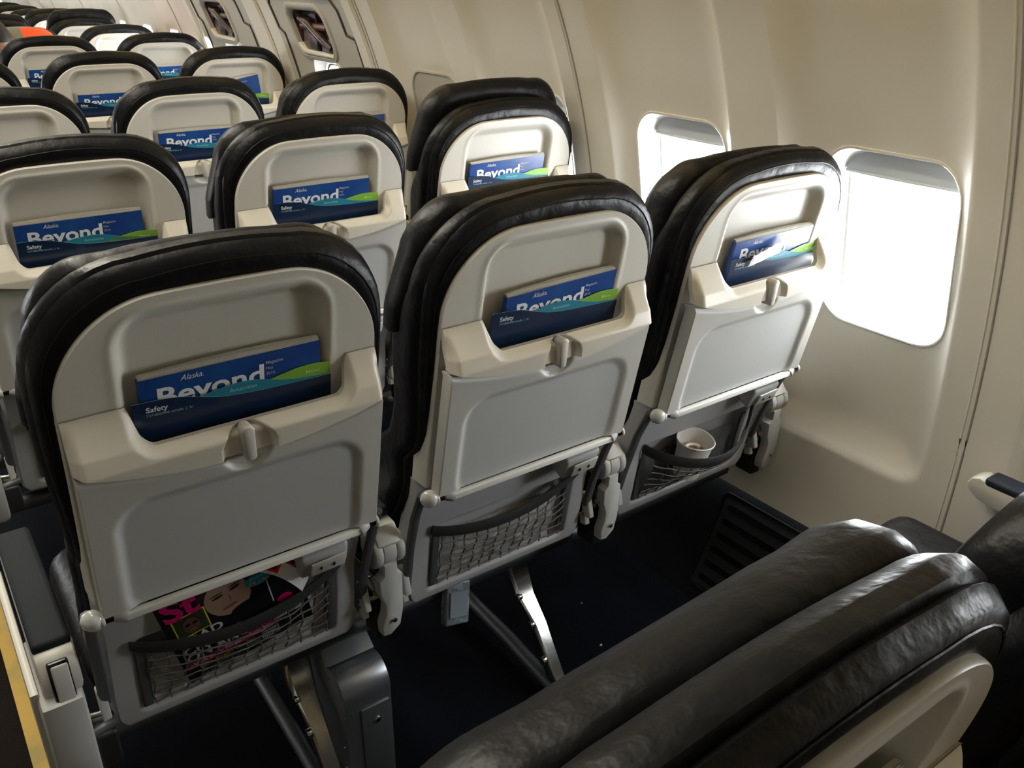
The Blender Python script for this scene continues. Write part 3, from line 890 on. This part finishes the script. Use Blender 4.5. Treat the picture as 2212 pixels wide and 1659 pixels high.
bx = empty('electronics_box'); tag(bx, 'grey metal electronics box under the near aisle seat', 'metal box')
mb = MB()
def boxprof(n=8):
    p = [(.36, .0), (.36, .330), (.315, .330), (.312, .318), (.300, .312)]
    p += [(.225, .262)]
    for k in range(n+1):
        a = math.radians(56)+math.radians(124)*k/n; p.append((.212+.045*math.cos(a), .2155+.045*math.sin(a)))
    p += [(.167, .0)]
    return p
mb.prism(boxprof(), lambda u, v, t: (t, u, v), .160, .252, 'box_metal', .0015)
b = mb.build('box_shell', bx, 30)
mb = MB()
mb.box((.206, .342, .333), (.098, .050, .004), 'box_metal', .001)
mb.build('box_flange', bx)
mb = MB(); mb.box((.218, .1655, .095), (.056, .003, .19), 'box_metal', .001); mb.build('box_cover_plate', bx)
for i, (x, y, z) in enumerate([(.220, .1635, .155), (.186, .330, .336)]):
    mb = MB(); 
    if i == 0: mb.cyl((x, y-.003, z), (x, y+.001, z), .006, 'metal', 16, .001); mb.cyl((x, y-.0035, z), (x, y-.0028, z), .003, 'black_gloss', 6)
    else: mb.cyl((x, y, z-.001), (x, y, z+.003), .006, 'metal', 16, .001)
    mb.build('screw', bx)
mb = MB()
for y, z in ((.29, .285), (.255, .262), (.225, .235), (.190, .16), (.185, .10), (.185, .05), (.24, .20)):
    mb.cyl((.1585, y, z), (.1605, y, z), .0018, 'metal', 8)
for z in (.19, .14, .06): mb.cyl((.170, .1655, z), (.170, .168, z), .0015, 'metal', 8)
mb.build('rivets', bx)

mb = MB(); R = Matrix.Rotation(math.radians(-14), 3, 'X') @ Matrix.Rotation(math.radians(12), 3, 'Y')
mb.box((.417, .205, .302), (.052, .022, .085), 'vest_bag', .004, R)
mb.box((.417, .192, .305), (.038, .002, .050), 'page_grey', 0, R)
tag(mb.build('life_vest_pouch'), 'clear plastic life vest pouch hanging under the near middle seat', 'pouch')

# ------------------------------------------------------------------ the cabin
ZD = 0.274                                   # top of the dark kick panel
FD = 0.037                                   # depth of the moulded window fields
FIELDS = []
for p in range(-4, 10):
    j = -.275+1.0606*p                        # joint of this panel
    FIELDS.append((j+.067, j+.462)); FIELDS.append((j+.585, j+.974))
JOINTS = [-.275+1.0606*p for p in range(-4, 10)]
HATCH = [(1.93, 2.62), (2.90, 3.60)]
def in_hatch(y): return any(a < y < b for a, b in HATCH)
def field_depth(y, z):
    if in_hatch(y) or 1.86 < y < 3.66: return 0.0
    for a, b in FIELDS:
        if a-.02 < y < b+.02:
            d = sdr(y, z, (a+b)/2, 1.5, (b-a)/2, 1.5-.468, .055)
            if d < 0:
                t = min(1.0, -d/.085); return FD*(1-(1-t)**2.0)
    return 0.0
WZ, WHY, WHZ, WR = .920, .142, .177, .066       # window opening
WIN = [k for k in range(-2, 14) if k != 3 and not (1.86 < wcen(k) < 3.66)]
WCS = [(wcen(k), WHY, WZ, WHZ, WR) for k in WIN if wcen(k) < 3.4 or wcen(k) > 3.66]
PLUG = (wcen(3), WHY, WZ, WHZ, WR)
HWIN = [(2.265, .118, .985, .120, .085), (3.235, .118, .985, .120, .085)]
HREC = [(2.300, .150, 1.185, .080, .045), (3.300, .150, 1.185, .080, .045)]
def wall_x(y, z): return XW(z)+field_depth(y, z)
def build_wall():
    ys = list(np.arange(-2.6, -.45, .022))+list(np.arange(-.45, 1.9, .0065))+list(np.arange(1.9, 3.7, .009))+list(np.arange(3.7, 6.2, .022))+list(np.arange(6.2, 10.2, .06))
    zs = list(np.arange(ZD, 1.36, .0085))+list(np.arange(1.36, 1.74, .02))
    Y, Z = np.meshgrid(np.array(ys), np.array(zs)); Y = Y.copy(); Z = Z.copy()
    holes = WCS+HWIN+HREC
    def sd(Y, Z, h):
        cy, hy, cz, hz, r = h; qy = np.abs(Y-cy)-hy+r; qz = np.abs(Z-cz)-hz+r
        return np.hypot(np.maximum(qy, 0), np.maximum(qz, 0))+np.minimum(np.maximum(qy, qz), 0)-r
    H = np.full(Y.shape, 9.0)
    for h in holes:
        e = 1e-4
        for it in range(2):
            d = sd(Y, Z, h); gy = (sd(Y+e, Z, h)-sd(Y-e, Z, h))/2/e; gz = (sd(Y, Z+e, h)-sd(Y, Z-e, h))/2/e
            msk = np.abs(d) < .0055
            Y = np.where(msk, Y-d*gy, Y); Z = np.where(msk, Z-d*gz, Z)
    ny, nz = len(ys), len(zs)
    vs = [(wall_x(float(Y[j, i]), float(Z[j, i])), float(Y[j, i]), float(Z[j, i])) for j in range(nz) for i in range(ny)]
    cy = (Y[:-1, :-1]+Y[1:, 1:]+Y[:-1, 1:]+Y[1:, :-1])/4; cz = (Z[:-1, :-1]+Z[1:, 1:]+Z[:-1, 1:]+Z[1:, :-1])/4
    keep = np.ones(cy.shape, bool)
    for h in holes: keep &= sd(cy, cz, h) > 0
    hat = np.zeros(cy.shape, bool)
    for a, b in HATCH: hat |= (cy > a) & (cy < b)
    mb = MB(); mb.mi('wall'); mb.mi('hatch_wall'); mb.v = vs
    for j in range(nz-1):
        for i in range(ny-1):
            if keep[j, i]:
                a = j*ny+i; mb.f.append((a, a+1, a+ny+1, a+ny)); mb.m.append(1 if hat[j, i] else 0)
    o = mb.build('wall_right', None, 35); tag(o, kind='structure'); return o
build_wall()
def ring_pts(h, off, depth, n=10, zfollow=True):
    cy, hy, cz, hz, r = h
    pts = rrect(hy-off, hz-off, max(.005, r-off*.8), n)
    return [(wall_x(cy+a*.999, cz+b)+depth if zfollow else 0, cy+a, cz+b) for a, b in pts]
def flat_ring(h, off, xs, n=10):
    # ring on the (leaning) window plane
    cy, hy, cz, hz, r = h
    return [(XW(cz)+xs-.16*b, cy+a, cz+b) for a, b in rrect(hy-off, hz-off, max(.005, r-off*.8), n)]
wn = 0
for h in WCS:
    wn += 1
    root = empty('window_%d' % wn, (0, 0, 0)); tag(root, kind='structure')
    mb = MB()
    rings = [ring_pts(h, -.006, .0006), ring_pts(h, -.0055, -.0018), ring_pts(h, -.003, -.0026), ring_pts(h, -.0005, -.0015), ring_pts(h, .0005, .003)]
    A = ring_pts(h, .002, .014); B = flat_ring(h, .012, FD+.040)
    rings += [A, [tuple((Vector(p)+Vector(q))/2) for p, q in zip(A, B)], B, flat_ring(h, .0145, FD+.042), flat_ring(h, .015, FD+.047), flat_ring(h, .020, FD+.048), flat_ring(h, .021, FD+.062)]
    mb.loft(rings, 'wall_rim', False, False)
    f = mb.build('window_frame', root, 40)
    mb = MB(); mb.loft([flat_ring(h, .019, FD+.050), flat_ring(h, .0200, FD+.0501)], 'glass', True, True); mb.build('window_glass', root)
    # pull-down shade, mostly up: a curved blade whose grip hangs below the rim
    mb = MB(); cy, hy, cz, hz, r = h
    lowz = cz+hz-.052 if abs(cy) < 1.3 else cz+hz-.035+.01*math.sin(cy*7)
    P0 = []
    def sh(u, v):
        y = cy+(2*u-1)*(hy-.017); z = lowz+(.045)*v; return (XW(cz)+FD+.036-.16*(z-cz)-.006*math.sin(u*PI)*(1-v), y, z)
    mb.grid(sh, 16, 4, 'shade'); mb.grid(lambda u, v: tuple(Vector(sh(u, v))+Vector((.003, 0, 0))), 16, 4, 'shade')
    mb.tube([sh(k/16, 0) for k in range(17)], .0035, 'shade', 8)
    mb.build('window_shade', root)
# blanked window
root = empty('window_%d' % (wn+1)); tag(root, kind='structure'); wn += 1
mb = MB(); h = PLUG
mb.loft([ring_pts(h, -.010, .001), ring_pts(h, -.009, -.003), ring_pts(h, -.004, -.0045), ring_pts(h, .001, -.001)], 'plug_rim', False, False)
mb.loft([ring_pts(h, .0, -.0012), ring_pts(h, .04, -.0022), ring_pts(h, .10, -.0026)], 'hatch_wall', False, True)
mb.build('window_frame', root)
# exit hatches
for i, ((a, b), hw_, hr) in enumerate(zip(HATCH, HWIN, HREC)):
    door = empty('door_%d' % (i+1)); tag(door, kind='structure')
    mb = MB()
    def wl(y, z, d): return (XW(z)+d, y, z)
    # outline gaps: stepped frame on both sides
    zt = 1.305
    path = [(a+.02, .40), (a+.02, 1.18), (a+.075, 1.19), (a+.075, 1.27), (a+.10, zt), (b-.05, zt), (b-.025, zt-.03), (b-.025, 1.19), (b-.06, 1.17), (b-.06, .40)]
    fine = []
    for (y0, z0), (y1, z1) in zip(path[:-1], path[1:]):
        n = max(1, int(math.hypot(y1-y0, z1-z0)/.03))
        fine += [(y0+(y1-y0)*k/n, z0+(z1-z0)*k/n) for k in range(n)]
    fine.append(path[-1])
    mb.tube([wl(y, z, -.001) for y, z in fine], .0055, 'door_gap', 6)
    mb.build('door_seal', door)
    mb = MB()
    mb.loft([ring_pts(hw_, -.012, .001), ring_pts(hw_, -.010, -.004), ring_pts(hw_, -.003, -.005), ring_pts(hw_, .004, .002), ring_pts(hw_, .022, .022), ring_pts(hw_, .028, .024), ring_pts(hw_, .032, .05)], 'wall_rim', False, False)
    mb.loft([ring_pts(hw_, .030, .030), ring_pts(hw_, .037, .032)], 'black_gloss', False, False)
    mb.build('door_window_frame', door)
    mb = MB(); mb.loft([ring_pts(hw_, .030, .046), ring_pts(hw_, .032, .0462)], 'glass'); mb.build('door_window_glass', door)
    # handle recess with its clear cover
    mb = MB()
    mb.loft([ring_pts(hr, -.022, .001), ring_pts(hr, -.020, -.006), ring_pts(hr, -.008, -.010), ring_pts(hr, .000, -.006), ring_pts(hr, .006, .010), ring_pts(hr, .012, .045), ring_pts(hr, .05, .05)], 'hatch_wall', False, True, mf=lambda j: 'handle_dark' if j >= 4 else 'hatch_wall')
    mb.build('handle_recess', door)
    mb = MB(); cy, hy, cz, hz, r = hr
    mb.tube([wl(cy-.10, cz-.055, .012), wl(cy-.04, cz-.02, .010), wl(cy+.03, cz+.03, .012), wl(cy+.10, cz+.045, .016)], [.014, .018, .018, .012], 'handle_dark', 10)
    mb.tube([wl(cy-.11, cz+.02, .022), wl(cy+.11, cz+.02, .022)], .014, 'handle_red' if i == 0 else 'handle_dark', 10)
    mb.box(wl(cy-.06, cz-.045, .02), (.02, .08, .05), 'handle_blue', .006)
    mb.box(wl(cy+.06, cz-.0, .028), (.02, .12, .13), 'handle_dark', .006)
    mb.build('door_handle', door)
    mb = MB()
    mb.prism([(cy-.135, 1.105), (cy+.11, 1.105), (cy+.125, 1.145), (cy+.085, 1.122), (cy-.12, 1.115)], lambda u, v, t: (XW(v)+t, u, v), -.018, .012, 'wall_rim', .004)
    mb.build('handle_guard', door)
# vertical joints between sidewall panels
jn = 0
for y in JOINTS:
    if 1.9 < y < 3.6: continue
    jn += 1
    mb = MB(); mb.tube([(XW(z)-.0002, y, z) for z in np.linspace(ZD, 1.72, 40)], .0022, 'wall_seal', 6)
    mb.tube([(XW(z)-.0004, y+.012, z) for z in np.linspace(ZD, 1.72, 40)], .0022, 'wall_rim', 6)
    tag(mb.build('trim_%d' % jn), kind='structure')
for y in (1.90, 2.76, 3.66):
    jn += 1
    mb = MB(); poly = [(y-.035, -.002), (y-.028, -.012), (y+.028, -.012), (y+.035, -.002)]
    rings = [[(XW(z)+d, yy, z) for yy, d in poly] for z in np.linspace(ZD, 1.72, 30)]
    mb.loft(rings, 'wall', closed=False); tag(mb.build('trim_%d' % jn), kind='structure')

# kick panel with the return-air grille
mb = MB()
def dd(y, z): return (1.093+(1.226-1.093)*(z/ZD)**.9, y, z)
slots = [(yy+.0, .235-.038*k) for yy in (-1.06, 0.0, 1.06, 2.12, 3.18) for k in range(6)]
def DP(u, v): return dd(-2.6+12.8*u, ZD*v)
mb.grid(DP, 40, 6, 'dado'); tag(mb.build('baseboard_right'), kind='structure')
mb = MB(); mb.tube([(1.222, y, ZD+.002) for y in np.linspace(-2.6, 10.2, 60)], .004, 'dado_rail', 8); jn += 1; tag(mb.build('trim_%d' % jn), kind='structure')
def m_grille():
    mb = MB()
    y0, y1 = -.20, .235
    fr = rrect((y1-y0)/2, .112, .02, 5)
    def q(a, b, o): 
        p = dd((y0+y1)/2+a, .140+b); return (p[0]-o, p[1], p[2]+o*.4)
    mb.loft([[q(a, b, .001) for a, b in fr], [q(a*.995, b*.99, .005) for a, b in fr], [q(a*.975, b*.95, .004) for a, b in fr], [q(a*.972, b*.94, -.002) for a, b in fr]], 'dado', False, False)
    mb.grid(lambda u, v: q(-.205+.41*u, -.105+.21*v, .0022), 2, 2, 'dado_slat')
    for k in range(6):
        z = .140+.083-.0335*k
        for (a0, a1) in ((-.19, .19),):
            mb.prism([(a0, z-.140-.009), (a1, z-.140-.009), (a1, z-.140+.004), (a0, z-.140+.004)], lambda u, v, t: q(u, v, t), .0024, .0034, 'slot')
    return mb
mat('dado_slat', (0.012, 0.0135, 0.0155), 0.7, spec=.2)
gr = m_grille().build('air_grille'); tag(gr, 'black slatted air grille in the kick panel under the near window', 'air grille')

# floor
mb = MB(); mb.grid(lambda u, v: (-.285+1.45*u, -2.6+12.8*v, 0), 4, 12, 'carpet'); mb.grid(lambda u, v: (-2.3+2.015*u, -2.6+12.8*v, 0), 4, 12, 'aisle_carpet')
tag(mb.build('floor'), kind='structure')
mb = MB(); mb.box((-.292, 3.8, .0015), (.042, 12.6, .003), 'path_yellow', .001)
tag(mb.build('floor_path_strip'), 'worn yellow path strip running along the aisle floor at the left', 'floor strip')
for k, (x, y, s_) in enumerate([(.80, .20, .004), (.86, .34, .0022)]):
    mb = MB(); mb.box((x, y, s_*.5), (s_*1.6, s_, s_), 'crumb', s_*.3)
    tag(mb.build('crumb'), 'pale crumb on the dark carpet, %s' % ('nearer and larger' if k == 0 else 'farther and smaller'), 'crumb')
# ceiling, left side, ends
mb = MB()
prof = [(XW(1.72), 1.72), (1.0, 1.76), (.86, 1.70), (.55, 1.68), (.30, 1.74), (.22, 1.95), (.10, 2.10), (-.20, 2.18), (-.53, 2.20), (-.86, 2.18), (-1.16, 2.10), (-1.28, 1.95), (-1.36, 1.74), (-1.6, 1.68), (-1.92, 1.70), (-2.06, 1.76), (2*CX-XW(1.72), 1.72)]
mb.loft([[(x, -2.6, z) for x, z in prof], [(x, 10.2, z) for x, z in prof]], 'ceiling', False, False, closed=False)
tag(mb.build('ceiling', None, 30), kind='structure')
mb = MB()
yl = [-2.6]
for k in range(-4, 19): yl += [wcen(k)-.13, wcen(k)+.13]
yl.append(10.2); zl = [0, .25, .5, .77, .93, 1.09, 1.3, 1.5, 1.72]
vs = [(2*CX-XW(z), y, z) for z in zl for y in yl]; fs = []
for j in range(len(zl)-1):
    for i in range(len(yl)-1):
        if i > 22 and .76 < zl[j] < 1.0 and i % 2 == 1 and i < len(yl)-1 and (yl[i+1]-yl[i]) < .27: continue
        q = j*len(yl)+i; fs.append((q, q+1, q+len(yl)+1, q+len(yl)))
mb.add(vs, fs, 'wall'); tag(mb.build('wall_left'), kind='structure')
for nm, y in (('wall_back', -2.6), ('wall_front', 10.2)):
    mb = MB(); mb.add([(-2.5, y, 0), (1.4, y, 0), (1.4, y, 2.25), (-2.5, y, 2.25)], [(0, 1, 2, 3)], 'wall'); tag(mb.build(nm), kind='structure')

# ------------------------------------------------------------------ worker in a hi-vis vest, bending between far rows
def skin(name, pts, edges, radii, m, parent=None, sub=2):
    me = bpy.data.meshes.new(name); me.from_pydata(pts, edges, []); me.materials.append(MAT[m])
    o = bpy.data.objects.new(name, me); COL.objects.link(o)
    md = o.modifiers.new('skin', 'SKIN'); md.use_smooth_shade = True
    me.skin_vertices.new() if not me.skin_vertices else None
    for v, r in zip(me.skin_vertices[0].data, radii): v.radius = (r, r) if not isinstance(r, tuple) else r
    me.skin_vertices[0].data[0].use_root = True
    s2 = o.modifiers.new('sub', 'SUBSURF'); s2.levels = sub; s2.render_levels = sub
    if parent: o.parent = parent
    return o
per = empty('person', (0, 0, 0)); tag(per, 'person in an orange high-visibility vest bending between far seats', 'person')
bx0, by0 = .455, 4.17
pts = [(bx0+.03, by0+.10, .52), (bx0+.03, by0+.08, .70), (bx0+.01, by0+.04, .90), (bx0, by0+.02, 1.03), (bx0-.06, by0-.03, 1.06), (bx0-.10, by0-.06, 1.07),
       (bx0+.10, by0+.0, 1.045), (bx0+.15, by0+.06, .86), (bx0+.10, by0+.20, .74), (bx0-.10, by0+.02, 1.0), (bx0-.16, by0+.06, .82), (bx0-.12, by0+.2, .72),
       (bx0+.10, by0+.14, .46), (bx0+.10, by0+.12, .25), (bx0+.10, by0+.10, .05), (bx0-.05, by0+.14, .46), (bx0-.05, by0+.12, .25), (bx0-.05, by0+.10, .05)]
edges = [(0, 1), (1, 2), (2, 3), (3, 4), (4, 5), (3, 6), (6, 7), (7, 8), (3, 9), (9, 10), (10, 11), (0, 12), (12, 13), (13, 14), (0, 15), (15, 16), (16, 17)]
rad = [.12, .11, .12, .10, .05, .045, .06, .045, .035, .06, .045, .035, .07, .06, .045, .07, .06, .045]
body = skin('body', pts, edges, rad, 'jacket', per)
mb = MB(); rings = []
def ell(c, rx, ry, n=20): return [(c[0]+rx*math.cos(2*PI*k/n), c[1]+ry*math.sin(2*PI*k/n), c[2]) for k in range(n)]
for z, rx, ry, ox in ((.70, .155, .12, .01), (.85, .165, .125, .0), (.98, .17, .125, -.0), (1.06, .165, .11, .0), (1.10, .145, .09, .0), (1.125, .11, .06, .0), (1.13, .05, .03, 0)):
    rings.append(ell((bx0+.0+ox, by0+.02, z), rx, ry))
mb.loft(rings, 'orange', mf=lambda j: 'orange')
v = mb.build('vest', per, 60)
me = v.data; me.materials.append(MAT['reflective'])
for p in me.polygons:
    if -.062 < p.center.x-bx0 < .012 : p.material_index = 1
mb = MB(); hc = Vector((bx0-.125, by0-.09, 1.075)); rings = []
for k in range(1, 12):
    a = -PI/2+PI*k/12; rr = math.cos(a); rings.append([(hc.x+.074*rr*math.cos(t), hc.y+.09*rr*math.sin(t), hc.z+.105*math.sin(a)) for t in [2*PI*q/18 for q in range(18)]])
mb.loft(rings, 'skin', mf=lambda j: 'hair' if j > 4 else 'skin'); 
mb.cyl((hc.x-.078, hc.y+.01, hc.z-.005), (hc.x-.066, hc.y+.01, hc.z-.005), .02, 'skin', 12, .004); mb.cyl((hc.x+.066, hc.y+.01, hc.z-.005), (hc.x+.078, hc.y+.01, hc.z-.005), .02, 'skin', 12, .004)
mb.tube([(hc.x, hc.y+.088, hc.z+.01), (hc.x, hc.y+.108, hc.z-.015), (hc.x, hc.y+.088, hc.z-.025)], [.006, .011, .007], 'skin', 8)
mb.build('head', per, 60)
